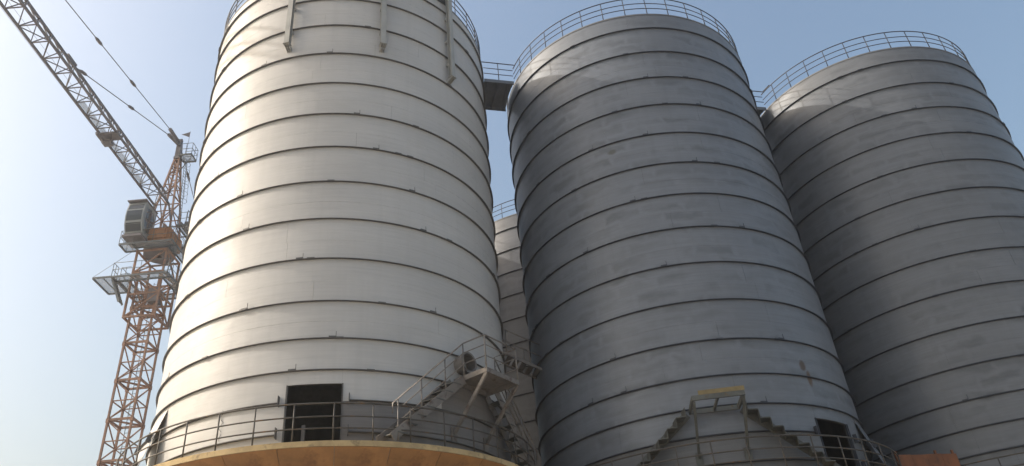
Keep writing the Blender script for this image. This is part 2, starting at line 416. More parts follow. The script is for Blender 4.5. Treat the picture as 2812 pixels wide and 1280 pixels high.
silo(C3[0], C3[1], RG3, 27.98, DK3, 'weathered grey silo at the end of the row, plywood panel at its foot', M['grey2'], M['hoop'],
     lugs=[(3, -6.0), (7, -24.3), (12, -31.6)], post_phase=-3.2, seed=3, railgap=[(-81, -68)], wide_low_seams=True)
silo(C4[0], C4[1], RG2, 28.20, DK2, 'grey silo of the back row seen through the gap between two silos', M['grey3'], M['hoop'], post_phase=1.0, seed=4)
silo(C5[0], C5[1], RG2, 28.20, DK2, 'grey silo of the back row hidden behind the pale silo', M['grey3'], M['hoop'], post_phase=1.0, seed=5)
base(C1[0], C1[1], DK1, 'round tan concrete deck with railing under the pale silo', -4.6, gap=None)
base(C2[0], C2[1], DK2, 'round concrete deck with railing under the grey silo with a doorway', -8.0)
base(C3[0], C3[1], DK3, 'round concrete deck with railing under the grey silo beside the plywood panel', -3.0)
base(C4[0], C4[1], DK2, 'round concrete deck under the back row silo seen in the gap', 0.0)
base(C5[0], C5[1], DK2, 'round concrete deck under the hidden back row silo', 0.0)

# ------------------------------------------------------------------ steel columns on the pale silo
def column(a, z0, z1, label):
    root = empty('steel_column', (C1[0], C1[1], 0), label, 'column', 'steel columns fixed to the pale silo wall')
    root.rotation_euler = (0, 0, D2R(a))          # local -Y points outward
    def y(R): return -R
    b_ = MB(); Rw, Rf = 6.12, 6.31                # inner / outer flange
    b_.box((-.10, y(Rf), z0), (.10, y(Rf - .018), z1)).obj('outer_flange', M['column'], root)
    MB().box((-.008, y(Rf - .0185), z0), (.008, y(Rw + .0185), z1)).obj('web', M['column'], root)
    MB().box((-.10, y(Rw + .018), z0), (.10, y(Rw), z1)).obj('inner_flange', M['column'], root)
    MB().box((-.13, y(Rf + .03), z0 - .022), (.13, y(Rw - .02), z0 - .002)).obj('end_plate', M['column'], root)
    for x in (-.08, 0, .08):
        MB().quadbox([(x - .008, y(Rf), z0 - .0225), (x + .008, y(Rf), z0 - .0225), (x + .008, y(Rf), z0 - .05), (x - .008, y(Rf), z0 - .05),
                      (x - .008, y(Rw - .12), z0 - .0225), (x + .008, y(Rw - .12), z0 - .0225), (x + .008, y(Rw - .12), z0 - .22), (x - .008, y(Rw - .12), z0 - .22)]).obj('gusset', M['column'], root)
    z = z0 + .7
    while z < min(z1, 28.4) - .1:
        MB().box((-.10, y(Rw - .002), z), (.10, y(5.99), z + .12)).obj('wall_bracket', M['column'], root); z += 1.35
column(-10.2, 24.30, 31.2, 'pale steel column on the sunlit side of the pale silo')
column(23.4, 24.25, 31.2, 'pale steel column above the dark doorway, between the two others')
column(52.2, 24.05, 31.2, 'pale steel column next to the high footbridge')
o = MB(); o.box((-.30, -.02, 0), (.30, .02, 1.45)); t = o.obj('equipment_panel', M['black']); t.location = Vector((C1[0], C1[1], 0)) + pol(6.06, 49.0, 28.46); t.rotation_euler = (0, 0, D2R(49.0))
tag(t, 'dark flat panel standing on the rim of the pale silo', 'panel')

# ------------------------------------------------------------------ high footbridges
def bridge(ca, cb, zt, label, za=None):
    a = Vector((ca[0], ca[1], 0)); b_ = Vector((cb[0], cb[1], 0)); u = (b_ - a).normalized(); p = Vector((-u.y, u.x, 0)); L = (b_ - a).length
    mid = (a + b_) / 2
    root = empty('footbridge', (mid.x, mid.y, zt), label, 'footbridge', 'footbridges between the silo tops'); root.rotation_euler = (0, 0, math.atan2(u.y, u.x))
    hw = .95
    def ends(yy): return (L / 2 - math.sqrt(RAD * RAD - yy * yy)) - .10
    s = MB(); N = 6; ys = [-hw + .05 + (2 * hw - .1) * k / N for k in range(N + 1)]
    for k in range(N):
        y0, y1 = ys[k], ys[k + 1]; e = ends((y0 + y1) / 2) - .012
        s = MB().box((-e, y0 + .004, -.06), (e, y1 - .004, -.01)); s.obj('floor_plank', M['bridge'], root)
    for sg in (-1, 1):
        e = ends(hw) - .02
        MB().box((-e, sg * hw - .03, -.19), (e, sg * hw + .03, .0)).obj('side_beam', M['bridge'], root)
        e2 = e
        top = MB().tube([(-e2, sg * hw, 1.13), (e2, sg * hw, 1.13)], .026, 6).obj('guard_rail', M['rail'], root, True)
        for zz in (.74, .38): MB().tube([(-e2, sg * hw, zz), (e2, sg * hw, zz)], .02, 6).obj('mid_rail', M['rail'], top, True)
        MB().tube([(0, sg * hw, -.1), (0, sg * hw, 1.13)], .022, 6).obj('post', M['rail'], top, True)
        # rails turning onto the silo tops
        for sx in (-1, 1):
            ang0 = math.asin(hw / RAD); pts = []
            for k in range(3):
                aa = ang0 + k * .045; pts.append((sx * (L / 2 - 5.98 * math.cos(aa)), sg * 5.98 * math.sin(aa), 1.13))
            MB().tube([(sx * e2, sg * hw, 1.13)] + pts, .026, 6).obj('end_rail', M['rail'], top, True)
    for xx in (-.5, 0, .5): MB().box((xx - .04, -hw + .035, -.16), (xx + .04, hw - .035, -.064)).obj('cross_beam', M['bridge'], root)
bridge(C1, C2, 28.20, 'grey footbridge joining the pale silo top to a grey silo')
bridge(C2, C3, 28.05, 'grey footbridge joining the tops of the two grey silos')

# ------------------------------------------------------------------ stair platforms over the decks
def stile(c, ac, deck, zl, mat, label, rails, treadmat):
    root = empty('stair_platform', (c[0], c[1], 0), label, 'stairs', 'stair platforms on the silo walls')
    root.rotation_euler = (0, 0, D2R(ac))      # local -Y outward, +X along the wall
    Ro, hw, Ri = 7.41, .80, 6.12
    def P(r, s, z): return Vector((s, -r, z))
    # landing frame
    MB().bar(P(Ro - .03, -hw, zl - .075), P(Ro - .03, hw, zl - .075), .06, .15, side=(0, 1, 0)).obj('outer_beam', mat, root)
    MB().bar(P(Ri, -hw, zl - .075), P(Ri, hw, zl - .075), .06, .15, side=(0, 1, 0)).obj('inner_beam', mat, root)
    for s in (-hw + .03, hw - .03): MB().bar(P(Ri + .035, s, zl - .075), P(Ro - .065, s, zl - .075), .06, .15, side=(1, 0, 0)).obj('side_beam', mat, root)
    if rails:
        MB().box((-hw + .01, -Ro + .01, zl + .003), (hw - .01, -Ri + .03, zl + .012)).obj('landing_plate', mat, root)
    else:
        MB().bar(P(Ri + .035, 0, zl - .08), P(Ro - .065, 0, zl - .08), .06, .10, side=(1, 0, 0)).obj('joist', mat, root)
        MB().bar(P(Ro - .03, -hw * .72, zl + .075), P(Ro - .03, hw + .02, zl + .075), .04, .14, side=(0, 1, 0)).obj('plank', M['plank'], root)
    # struts down to the wall
    for s in (-hw + .05, hw - .05):
        rw = math.sqrt(RAD ** 2 - s * s) + .05; zf = deck + .85
        st = MB().bar(P(Ro - .06, s, zl - .15), P(rw + .02, s, zf), .07, .11, side=(1, 0, 0)).obj('strut', mat, root)
        MB().box((s - .11, -rw - .012, zf - .28), (s + .11, -rw + .03, zf + .16)).obj('foot_plate', mat, st)
    # two flights
    nst = 8
    for sg in (-1, 1):
        o0, o1 = (6.51, .79), (6.06, 3.38)       # outer stringer (r, s) top and bottom
        i0, i1 = (6.06, .86), (5.56, 3.42)
        zb = deck + .02
        def pt(q, f): return P(q[0][0] + (q[1][0] - q[0][0]) * f, sg * (q[0][1] + (q[1][1] - q[0][1]) * f), zl + (zb - zl) * f)
        out, inn = (o0, o1), (i0, i1)
        sides = [(out, 'stringer'), (inn, 'stringer')] if rails else [(inn, 'stringer')]
        for q, nm in sides:
            a, b_ = pt(q, 0), pt(q, 1); MB().bar(a + Vector((0, 0, -.12)), b_ + Vector((0, 0, .12)), .025, .26, side=(0, 1, 0)).obj(nm, mat, root)
        tm = None
        for k in range(1, nst):
            f = k / nst; a = pt(out, f); b_ = pt(inn, f); d = (pt(out, 1) - pt(out, 0)); d.z = 0; d.normalize()
            w2 = .16; o_ = (a - b_).normalized() * .03
            q = [a + o_ - d * w2, a + o_ + d * w2, b_ - o_ * .3 + d * w2, b_ - o_ * .3 - d * w2]
            tr = MB().quadbox([x + Vector((0, 0, -.03)) for x in q] + list(q)); tr = tr.obj('tread', treadmat, root)
            if not rails:
                r0 = [a + o_ - d * w2, a + o_ - d * (w2 - .012), b_ - d * (w2 - .012), b_ - d * w2]
                MB().quadbox([x + Vector((0, 0, .002)) for x in r0] + [x + Vector((0, 0, .27)) for x in r0]).obj('riser', treadmat, tr)
        if rails:
            h = 1.08
            A = pt(out, 0); B = pt(out, 1)
            tr = MB().tube([P(Ro - .03, sg * (hw - .02), zl + h), P(6.51, sg * (hw - .02), zl + h), B + (A - B) * .0 + Vector((0, 0, h)), B + (A - B) * .0 + Vector((0, 0, h - .28))], .024, 6).obj('hand_rail', mat, root, True)
            for hh in (.70, .36): MB().tube([P(Ro - .03, sg * (hw - .02), zl + h * hh), P(6.51, sg * (hw - .02), zl + h * hh), B + (A - B) * .12 + Vector((0, 0, h * hh))], .017, 6).obj('mid_rail', mat, tr, True)
            for f in (0.0, .28, .62, .93):
                p = A + (B - A) * f; MB().tube([p + Vector((0, 0, -.1)), p + Vector((0, 0, h))], .023, 6).obj('post', mat, tr, True)
    if rails:
        tr = MB().tube([P(Ro - .03, -hw + .02, zl + 1.08), P(Ro - .03, hw - .02, zl + 1.08)], .024, 6).obj('hand_rail', mat, root, True)
        for hh in (.70, .36): MB().tube([P(Ro - .03, -hw + .02, zl + 1.08 * hh), P(Ro - .03, hw - .02, zl + 1.08 * hh)], .017, 6).obj('mid_rail', mat, tr, True)
        for s in (-hw + .02, hw - .02): MB().tube([P(Ro - .03, s, zl - .05), P(Ro - .03, s, zl + 1.08)], .026, 6).obj('post', mat, tr, True)
    return root
stile(C1, 55.1, DK1, 11.0, M['stair'], 'railed stair platform with two flights against the pale silo', True, M['stair_dark'])
stile(C2, -4.2, DK2, 9.93, M['stair_dark'], 'unfinished stair platform without railings against the grey silo', False, M['stair_dark'])

# round manhole beside the railed landing
mh = empty('manhole', (C1[0], C1[1], 0), 'short round steel manhole stub above the railed landing', 'manhole'); mh.rotation_euler = (0, 0, D2R(52))
def ringpts(R, y, k=24): return [(R * math.sin(2 * math.pi * i / k), y, 11.62 + R * math.cos(2 * math.pi * i / k)) for i in range(k)]
def pipe(name, Ro, Ri, y0, y1, mat):
    b_ = MB(); k = 24
    for R, y in ((Ro, y0), (Ro, y1), (Ri, y1), (Ri, y0)): b_.v += ringpts(R, y)
    for j in range(4):
        for i in range(k): b_.f.append((j * k + i, j * k + (i + 1) % k, ((j + 1) % 4) * k + (i + 1) % k, ((j + 1) % 4) * k + i))
    return b_.obj(name, mat, mh)
pipe('neck', .31, .285, -5.9, -6.34, M['stair']); pipe('flange', .36, .29, -6.3405, -6.38, M['stair']); pipe('back_plate', .295, .02, -5.93, -5.95, M['black'])

# sloping gangway in the gap
gw = empty('gangway', (-.2, 28.4, 0), 'sloping gangway with handrails in the gap between the pale and grey silos', 'gangway'); gw.rotation_euler = (0, 0, math.atan2(U.y, U.x))
za, zb = 14.20, 13.45; e = .82
for sy in (-.42, .42):
    MB().bar((-e, sy, za), (e, sy, zb), .05, .10, side=(0, 1, 0)).obj('side_beam', M['stair'], gw)
    tr = MB().tube([(-e, sy, za + 1.05), (e, sy, zb + 1.05)], .022, 6).obj('hand_rail', M['stair'], gw, True)
    MB().tube([(-e, sy, za + .55), (e, sy, zb + .55)], .018, 6).obj('mid_rail', M['stair'], tr, True)
    for xx in (-.55, .35):
        zz = za + (zb - za) * (xx + e) / (2 * e); MB().tube([(xx, sy, zz), (xx, sy, zz + 1.05)], .02, 6).obj('post', M['stair'], tr, True)
for k in range(6):
    x = -e + (k + .5) * 2 * e / 6; zz = za + (zb - za) * (k + .5) / 6; MB().box((x - .11, -.385, zz - .01), (x + .11, .385, zz + .02)).obj('tread', M['stair'], gw)

# ------------------------------------------------------------------ cut-out doorway sheets leaning on the walls
def cutout(c, ac, deck, hz, wall, hoopm, label):
    root = empty('cut_out_sheet', Vector((c[0], c[1], 0)) + pol(6.72, ac, deck), label, 'steel sheet', 'sheets cut from the doorways')
    root.rotation_euler = (D2R(-17), 0, D2R(ac)); h = 2.45; half = 7.2
    def arc(prof, a0=-half, a1=half):
        b_ = MB().arc_prism(prof, a0, a1, 2.0); b_.v = [(x, y + RAD, z) for x, y, z in b_.v]; return b_
    me = shell_plate(-half, half, 0.03, h, 0, wall, 'sheet'); o_ = link('sheet', me, root, (0, RAD, 0))
    for z in hz:
        hp = arc([(RAD + .004, z), (RAD + .082, z), (RAD + .082, z + .014), (RAD + .004, z + .014)], -half + 1, half - 1).obj('hoop_piece', hoopm, root)
        for aa in (-half + 1, half - 1):
            p = pol(RAD + .07, aa, z) + Vector((0, RAD, 0)); MB().box((p.x - .01, p.y - .065, z - .10), (p.x + .01, p.y + .065, z + .20)).obj('end_plate', hoopm, hp)
cutout(C1, -51.5, DK1, (.5, 1.42), M['pale'], M['hoop_pale'], 'pale sheet cut from the doorway, leaning against the pale silo')
cutout(C2, 60.5, DK2, (.55, 1.45), M['grey'], M['hoop'], 'grey sheet cut from the doorway, leaning against the grey silo')

# plywood shutter on props in front of the end silo's deck
ps = empty('plywood_shutter', (13.65, 27.65, 0), 'dark orange brown plywood shutter on props at the foot of the end silo', 'panel'); ps.rotation_euler = (0, 0, D2R(11.8))
for k in range(4): MB().box((-1.17 + k * .585 + .003, -.02, 6.9), (-1.17 + (k + 1) * .585 - .003, .0, 8.80 - .012 * (k % 2))).obj('board', M['ply_dark'], ps)
for z in (7.2, 8.3): MB().box((-1.15, .002, z), (1.15, .05, z + .09)).obj('waling', M['ply_dark'], ps)
for x in (-1.1, -.2, .45, 1.12): MB().box((x - .035, .052, 0), (x + .035, .12, 8.95 if abs(x) > .4 else 8.6)).obj('prop', M['ply_dark'], ps)
# loose wire on the deck wall
wr = MB(); pts = [pol(6.02 + .015 * math.sin(k * 1.3), -18.5 + .5 * math.sin(k * 1.9), 10.05 - k * .09) for k in range(11)]
wr.tube(pts, .007, 5); wo_ = wr.obj('hanging_wire', M['black']); wo_.location = (C1[0], C1[1], 0); tag(wo_, 'thin wire hanging on the pale silo wall above the deck', 'wire')

# ------------------------------------------------------------------ tower crane
AX, AY = -24.19, 44.40
cr_ = empty('tower_crane', (AX, AY, 0), 'tower crane with lattice jib, operator cab and faded orange mast beside the pale silo', 'crane')
HWM = .725; SEC = 2.5; Z0 = 19.2 - 7 * 2.5 - .0
MB().box((-2.4, -2.4, 0), (2.4, 2.4, Z0 - .01)).obj('foundation', M['plinth'], cr_)
corners = [(-1, -1), (1, -1), (1, 1), (-1, 1)]
def square_ring(h, wd, z0, z1):
    """one closed square frame, bars wd wide, centred on half-width h"""
    q = math.sqrt(2)
    return MB().arc_prism([((h - wd / 2) * q, z0), ((h + wd / 2) * q, z0), ((h + wd / 2) * q, z1), ((h - wd / 2) * q, z1)], 45, 405, 90, True)
def face_bar(i, f0, z0, f1, z1, wd):
    (ax, ay), (bx, by) = corners[i], corners[(i + 1) % 4]
    A = Vector((ax * HWM, ay * HWM, 0)); B = Vector((bx * HWM, by * HWM, 0)); d = (B - A).normalized()
    A = A + d * .068; B = B - d * .068
    return MB().bar(A + (B - A) * f0 + Vector((0, 0, z0)), A + (B - A) * f1 + Vector((0, 0, z1)), wd)
ringm = square_ring(HWM, .10, .03, .16).mesh('mast_section', M['crane_brown'])
chm = MB().bar((0, 0, .17), (0, 0, SEC + .02), .115).mesh('chord', M['crane_brown'])
slm = MB().box((-.085, -.085, -.09), (.085, .085, .165)).mesh('joint_sleeve', M['crane_brown'])
midm = [face_bar(i, 0, 1.27, 1, 1.27, .06).mesh('frame_bar', M['crane_brown']) for i in range(4)]
dgm = []
for i in range(4):
    a, c_ = (0, 1) if i % 2 == 0 else (1, 0)
    dgm.append(face_bar(i, a, .20, c_, 1.22, .06).mesh('diagonal_brace', M['crane_brown'])); dgm.append(face_bar(i, c_, 1.33, a, 2.46, .06).mesh('diagonal_brace', M['crane_brown']))
lad = MB()
for x in (-.16, .16): lad.bar((x, .38, 0), (x, .38, SEC), .03)
for k in range(9): lad.bar((-.16, .38, .14 + k * .28), (.16, .38, .14 + k * .28), .022)
ladm = lad.mesh('ladder', M['crane_grey'])
plm = MB().bar((-HWM + .07, -HWM + .07, .1), (HWM - .07, HWM - .07, .1), .09).mesh('plan_brace', M['crane_brown'])
NSEC = 11
for k in range(NSEC):
    s_ = link('mast_section', ringm, cr_, (0, 0, Z0 + k * SEC))
    for i, (cx, cy) in enumerate(corners):
        link('chord', chm, s_, (cx * HWM, cy * HWM, 0)); link('joint_sleeve', slm, s_, (cx * HWM, cy * HWM, 0)); link('frame_bar', midm[i], s_)
    for m_ in dgm: link('diagonal_brace', m_, s_)
    link('ladder', ladm, s_); link('plan_brace', plm, s_)
ZM = Z0 + NSEC * SEC            # 31.7
# climbing cage around the mast top
CB, CT, CH = 25.95, 31.02, 1.0
cage = square_ring(CH, .12, CB - .01, CB + .11).obj('climbing_cage', M['crane_brown'], cr_)
for cx, cy in corners: MB().bar((cx * CH, cy * CH, CB + .115), (cx * CH, cy * CH, CT), .12).obj('chord', M['crane_brown'], cage)
for z in ( CB + 1.7, CB + 3.3, CT - .05):
    for i in range(4):
        (ax, ay), (bx, by) = corners[i], corners[(i + 1) % 4]
        d = Vector((bx - ax, by - ay, 0)).normalized() * .061
        MB().bar(Vector((ax * CH, ay * CH, z)) + d, Vector((bx * CH, by * CH, z)) - d, .11).obj('frame_bar', M['crane_brown'], cage)
for k in range(3):
    za_, zb_ = (CB + .12, CB + 1.63) if k == 0 else ((CB + 1.77, CB + 3.23) if k == 1 else (CB + 3.37, CT - .12))
    for i in range(4):
        (ax, ay), (bx, by) = corners[i], corners[(i + 1) % 4]
        if (k + i) % 2: ax, ay, bx, by = bx, by, ax, ay
        d = Vector((bx - ax, by - ay, 0)).normalized() * .07
        MB().bar(Vector((ax * CH, ay * CH, za_)) + d, Vector((bx * CH, by * CH, zb_)) - d, .085).obj('diagonal_brace', M['crane_brown'], cage)
MB().box((.3, -1.02, 27.0), (.95, -.3, 28.0)).obj('jacking_unit', M['crane_dark'], cage)
def railbox(parent, x0, x1, y0, y1, z, h, mat, open_=()):
    pts = [(x0, y0), (x1, y0), (x1, y1), (x0, y1)]
    for i in range(4):
        if i in open_: continue
        a, b_ = pts[i], pts[(i + 1) % 4]; m_ = MB()
        for zz in (h, h * .5): m_.tube([(a[0], a[1], z + zz), (b_[0], b_[1], z + zz)], .022, 5)
        m_.tube([(a[0], a[1], z), (a[0], a[1], z + h)], .022, 5)
        m_.tube([((a[0] + b_[0]) / 2, (a[1] + b_[1]) / 2, z), ((a[0] + b_[0]) / 2, (a[1] + b_[1]) / 2, z + h)], .02, 5)
        m_.obj('railing', mat, parent, True)
def platform(x0, x1, y0, y1, z, mat, name='platform', h=1.05, open_=(), hole=None):
    b_ = MB()
    b_.bar((x0, y0, z), (x1, y0, z), .07, .11, side=(0, 1, 0)); b_.bar((x0, y1, z), (x1, y1, z), .07, .11, side=(0, 1, 0))
    b_.bar((x0, y0 + .036, z), (x0, y1 - .036, z), .07, .11, side=(1, 0, 0)); b_.bar((x1, y0 + .036, z), (x1, y1 - .036, z), .07, .11, side=(1, 0, 0))
    o_ = b_.obj(name, mat, cr_)
    MB().box((x0 + .04, y0 + .04, z + .03), (x1 - .04, y1 - .04, z + .045)).obj('mesh_floor', M['mesh'], o_)
    railbox(o_, x0, x1, y0, y1, z + .05, h, mat, open_)
    return o_
# walkways round the cage (four sides)
for (x0, x1, y0, y1, op) in ((-1.95, 1.7, -1.75, -1.12, (2,)), (-1.95, 1.7, 1.12, 1.75, (0,)), (-1.75, -1.12, -1.10, 1.10, (1,)), (1.12, 1.7, -1.10, 1.10, (3,))):
    platform(x0, x1, y0, y1, 28.65, M['crane_grey'], 'cage_walkway', 1.0, op)
# long loading gantry on the left with tie wire and stair
gp = platform(-3.25, -1.98, -1.62, .55, 28.75, M['crane_grey'], 'loading_gantry', .9, (0, 1, 2, 3))
MB().bar((-2.62, -1.58, 28.75), (-2.62, .51, 28.75), .05).obj('cross_bar', M['crane_grey'], gp)
MB().tube([(-3.25, -1.62, 28.8), (-1.15, -1.1, 31.0)], .014, 5).obj('tie_wire', M['crane_dark'], gp)
stp = MB()
for yy in (-1.5, -1.0): stp.bar((-1.98, yy, 28.6), (-1.25, yy, 26.9), .05, .12, side=(0, 1, 0))
for k in range(8): f = (k + .5) / 8; stp.box((-1.98 + .73 * f - .09, -1.46, 28.6 - 1.7 * f), (-1.98 + .73 * f + .09, -1.04, 28.6 - 1.7 * f + .02))
stp.obj('cage_stair', M['crane_grey'], gp)
# turntable, slewing platform
MB().arc_prism([(.2, 31.04), (1.0, 31.04), (1.05, 31.3), (1.05, 31.72), (.2, 31.72)], 0, 360, 12, True).obj('slewing_ring', M['crane_dark'], cr_)
tt = MB(); tt.box((-.95, -.95, 31.73), (.95, .95, 32.75)); tt.box((-.8, -1.06, 31.9), (.8, -.94, 32.6)); tt.box((.94, -.7, 31.9), (1.06, .7, 32.6))
tto = tt.obj('turntable', M['crane_orange'], cr_)
for x in (-.6, 0, .6): MB().box((x - .03, -1.11, 31.8), (x + .03, -1.062, 32.7)).obj('rib', M['crane_orange'], tto)
platform(-1.05, 1.6, -1.75, -1.15, 31.15, M['crane_grey'], 'slewing_platform', 1.0, (2, 3))
platform(-1.95, -1.09, -1.75, -.75, 31.15, M['crane_grey'], 'cab_platform', 1.0, (1,))
platform(1.1, 1.6, -1.1, 1.5, 31.15, M['crane_grey'], 'slewing_platform', 1.0, (3, 0))
platform(1.15, 2.3, -.6, 1.9, 33.1, M['crane_grey'], 'winch_platform', 1.0, (3,))
MB().box((1.3, .1, 33.2), (2.0, 1.3, 33.85)).obj('winch', M['crane_dark'], cr_)
# slewing tower: four legs between the turntable and the jib level, then tapering to the apex
ZB, ZA = 32.82, 39.4
def leg(cx, cy, z):
    f = (z - ZB) / (ZA - ZB); k = .80 * (1 - f) + .16 * f
    return Vector((cx * k, cy * k - .05 * f, z))
cato = square_ring(.80, .12, ZB - .045, ZB + .05).obj('tower_head', M['crane_brown'], cr_)
for cx, cy in corners: MB().bar(leg(cx, cy, ZB + .055), leg(cx, cy, ZA), .11).obj('leg', M['crane_brown'], cato)
zs = [32.95, 34.4, 35.8, 36.9, 37.8, 38.6, 39.3]
for k in range(len(zs) - 1):
    for i in range(4):
        c0_, c1_ = corners[i], corners[(i + 1) % 4]
        if (k + i) % 2: c0_, c1_ = c1_, c0_
        a = leg(*c0_, zs[k]); b_ = leg(*c1_, zs[k + 1]); d = (b_ - a).normalized() * .06
        m_ = MB().bar(a + d, b_ - d, .06)
        a = leg(*corners[i], zs[k + 1]); b_ = leg(*corners[(i + 1) % 4], zs[k + 1]); d = (b_ - a).normalized() * .055; m_.bar(a + d, b_ - d, .06)
        m_.obj('brace', M['crane_brown'], cato)
hd = MB(); hd.box((-.24, -.30, 39.41), (.24, .20, 39.60)); hd.quadbox([(-.20, -.26, 39.605), (.20, -.26, 39.605), (.20, .16, 39.605), (-.20, .16, 39.605), (-.12, -.42, 41.0), (.12, -.42, 41.0), (.12, -.02, 41.0), (-.12, -.02, 41.0)])
hd.obj('apex_head', M['crane_dark'], cr_)
for x in (-.10, .10): MB().tube([(x - .05, -.22, 41.1), (x + .05, -.22, 41.1)], .16, 12).obj('sheave', M['crane_dark'], cr_)
tp = platform(.22, 1.15, -.45, .45, 39.55, M['crane_grey'], 'apex_platform', 1.0, (3,))
MB().bar((.2, 0, 38.3), (.9, 0, 39.49), .05).obj('bracket', M['crane_grey'], tp)
MB().tube([(.75, -.45, 39.6), (.75, -.45, 41.75)], .016, 5).obj('flag_pole', M['crane_dark'], cr_)
fg = MB(); fg.quadbox([(.74, -.45, 41.2), (.12, -.47, 41.5), (.12, -.46, 41.52), (.74, -.44, 41.2), (.74, -.45, 41.7), (.30, -.47, 41.55), (.30, -.46, 41.56), (.74, -.44, 41.7)]); fg.obj('flag', M['crane_dark'], cr_)
ld = MB()
la, lb = Vector((1.05, -.1, 33.4)), Vector((.62, -.1, 39.5))
for y in (-.18, .18): ld.bar(la + Vector((0, y, 0)), lb + Vector((0, y, 0)), .03)
for k in range(22): f = (k + .5) / 22; p = la + (lb - la) * f; ld.bar(p + Vector((0, -.17, 0)), p + Vector((0, .17, 0)), .022)
ldo = ld.obj('ladder', M['crane_grey'], cr_)
for k in range(6):
    p = la + (lb - la) * (.35 + .11 * k)
    MB().tube([p + Vector((.36 * math.sin(math.pi * j / 8), -.34 * math.cos(math.pi * j / 8), 0)) for j in range(9)], .014, 5).obj('cage_hoop', M['crane_grey'], ldo)
for yy, xx in ((0, .36), (-.24, .25), (.24, .25)): MB().tube([la + (lb - la) * .35 + Vector((xx, yy, 0)), la + (lb - la) * .9 + Vector((xx, yy, 0))], .012, 5).obj('cage_strap', M['crane_grey'], ldo)
# jib along -Y
JZ, JT, JW = 34.70, 35.85, .51; JY0, JL = -1.0, 43.0; BAY = 1.17
jb = MB(); NB = int(JL / BAY)
jb.bar((0, JY0, JT), (0, JY0 - NB * BAY, JT), .13)
jib = jb.obj('jib', M['crane_dark'], cr_)
for sx in (-1, 1): MB().bar((sx * JW, JY0, JZ), (sx * JW, JY0 - NB * BAY, JZ), .115).obj('lower_chord', M['crane_dark'], jib)
bm0, bm1 = MB(), MB()
for b_, e0 in ((bm0, 1), (bm1, -1)):
    b_.bar((-JW + .06, 0, 0), (JW - .06, 0, 0), .055)
    b_.bar((-e0 * (JW - .06), -.06, 0), (e0 * (JW - .06), -BAY + .06, 0), .045)
    for sx in (-1, 1):
        b_.bar((sx * (JW - .01), -.03, .06), (sx * .05, -BAY / 2, JT - JZ - .05), .05)
        b_.bar((sx * .05, -BAY / 2, JT - JZ - .05), (sx * (JW - .01), -BAY + .03, .06), .05)
mm = [bm0.mesh('lacing', M['crane_dark']), bm1.mesh('lacing', M['crane_dark'])]
for k in range(NB): link('lacing', mm[k % 2], jib, (0, JY0 - k * BAY, JZ))
for k in range(2, 9):
    MB().box((-JW + .07, JY0 - (k + 1) * BAY + .08, JZ + .062), (-JW + .40, JY0 - k * BAY - .08, JZ + .074)).obj('walkway_mesh', M['mesh'], jib)
# jib root struts to the slewing tower
for sx in (-1, 1):
    MB().bar((sx * JW, JY0 + .01, JZ - .02), (sx * .72, -.76, 33.5), .10).obj('root_strut', M['crane_dark'], jib)
MB().bar((0, JY0 + .01, JT), (0, -.62, 35.9), .12).obj('root_strut', M['crane_dark'], jib)
# trolley with basket
tr_ = MB(); ty = 35.85 - AY
tr_.box((-.66, ty - .34, JZ - .20), (.66, ty + .34, JZ - .075)); tro = tr_.obj('trolley', M['crane_dark'], cr_)
for sx in (-1, 1):
    for yy in (-.25, .25): MB().tube([(sx * .60, ty + yy, JZ - .02), (sx * .70, ty + yy, JZ - .02)], .09, 10).obj('wheel', M['crane_dark'], tro)
MB().box((-.50, ty + .15, JZ - .45), (.05, ty + .6, JZ - .205)).obj('trolley_motor', M['crane_dark'], tro)
for xx in (-.45, .45):
    MB().bar((xx, ty - .5, JZ - .2), (xx * .5, ty + .1, JZ - .55), .05).obj('hanger', M['crane_dark'], tro)
MB().tube([(-.2, ty + .1, JZ - .58), (.2, ty + .1, JZ - .58)], .13, 12).obj('sheave', M['crane_dark'], tro)
for xx in (-.28, .3): MB().tube([(xx - .2, JY0, JZ - .12), (xx - .4, JY0 - NB * BAY, JZ - .12)], .010, 4).obj('trolley_rope', M['crane_dark'], jib)
# tie bars with couplings
def tie(a, b_, fr, r=.030):
    a = Vector(a); b_ = Vector(b_); t_ = MB().tube([a, b_], r, 6).obj('tie_bar', M['crane_dark'], cr_)
    d = (b_ - a).normalized()
    for f in fr:
        p = a + (b_ - a) * f; MB().tube([p - d * .42, p - d * .20, p + d * .20, p + d * .42], [.035, .10, .10, .035], 8).obj('coupling', M['crane_dark'], t_)
tie((0, 42.55 - AY, 40.78), (0, 8.0 - AY, 35.90), (.165, .29, .5, .75))
tie((0, 42.55 - AY, 40.26), (0, 30.85 - AY, 35.75), (.448, .90))
for z0_, yy in ((40.78, 42.55), (40.26, 42.55)):
    MB().tube([(0, -.20, 40.85 if z0_ > 40.5 else 40.65), (0, yy - AY - .1, z0_)], [.12, .14], 8).obj('tie_head', M['crane_dark'], cr_)
MB().box((-.09, 30.85 - AY - .5, 35.92), (.09, 30.85 - AY + .4, 36.06)).obj('tie_lug', M['crane_dark'], jib)
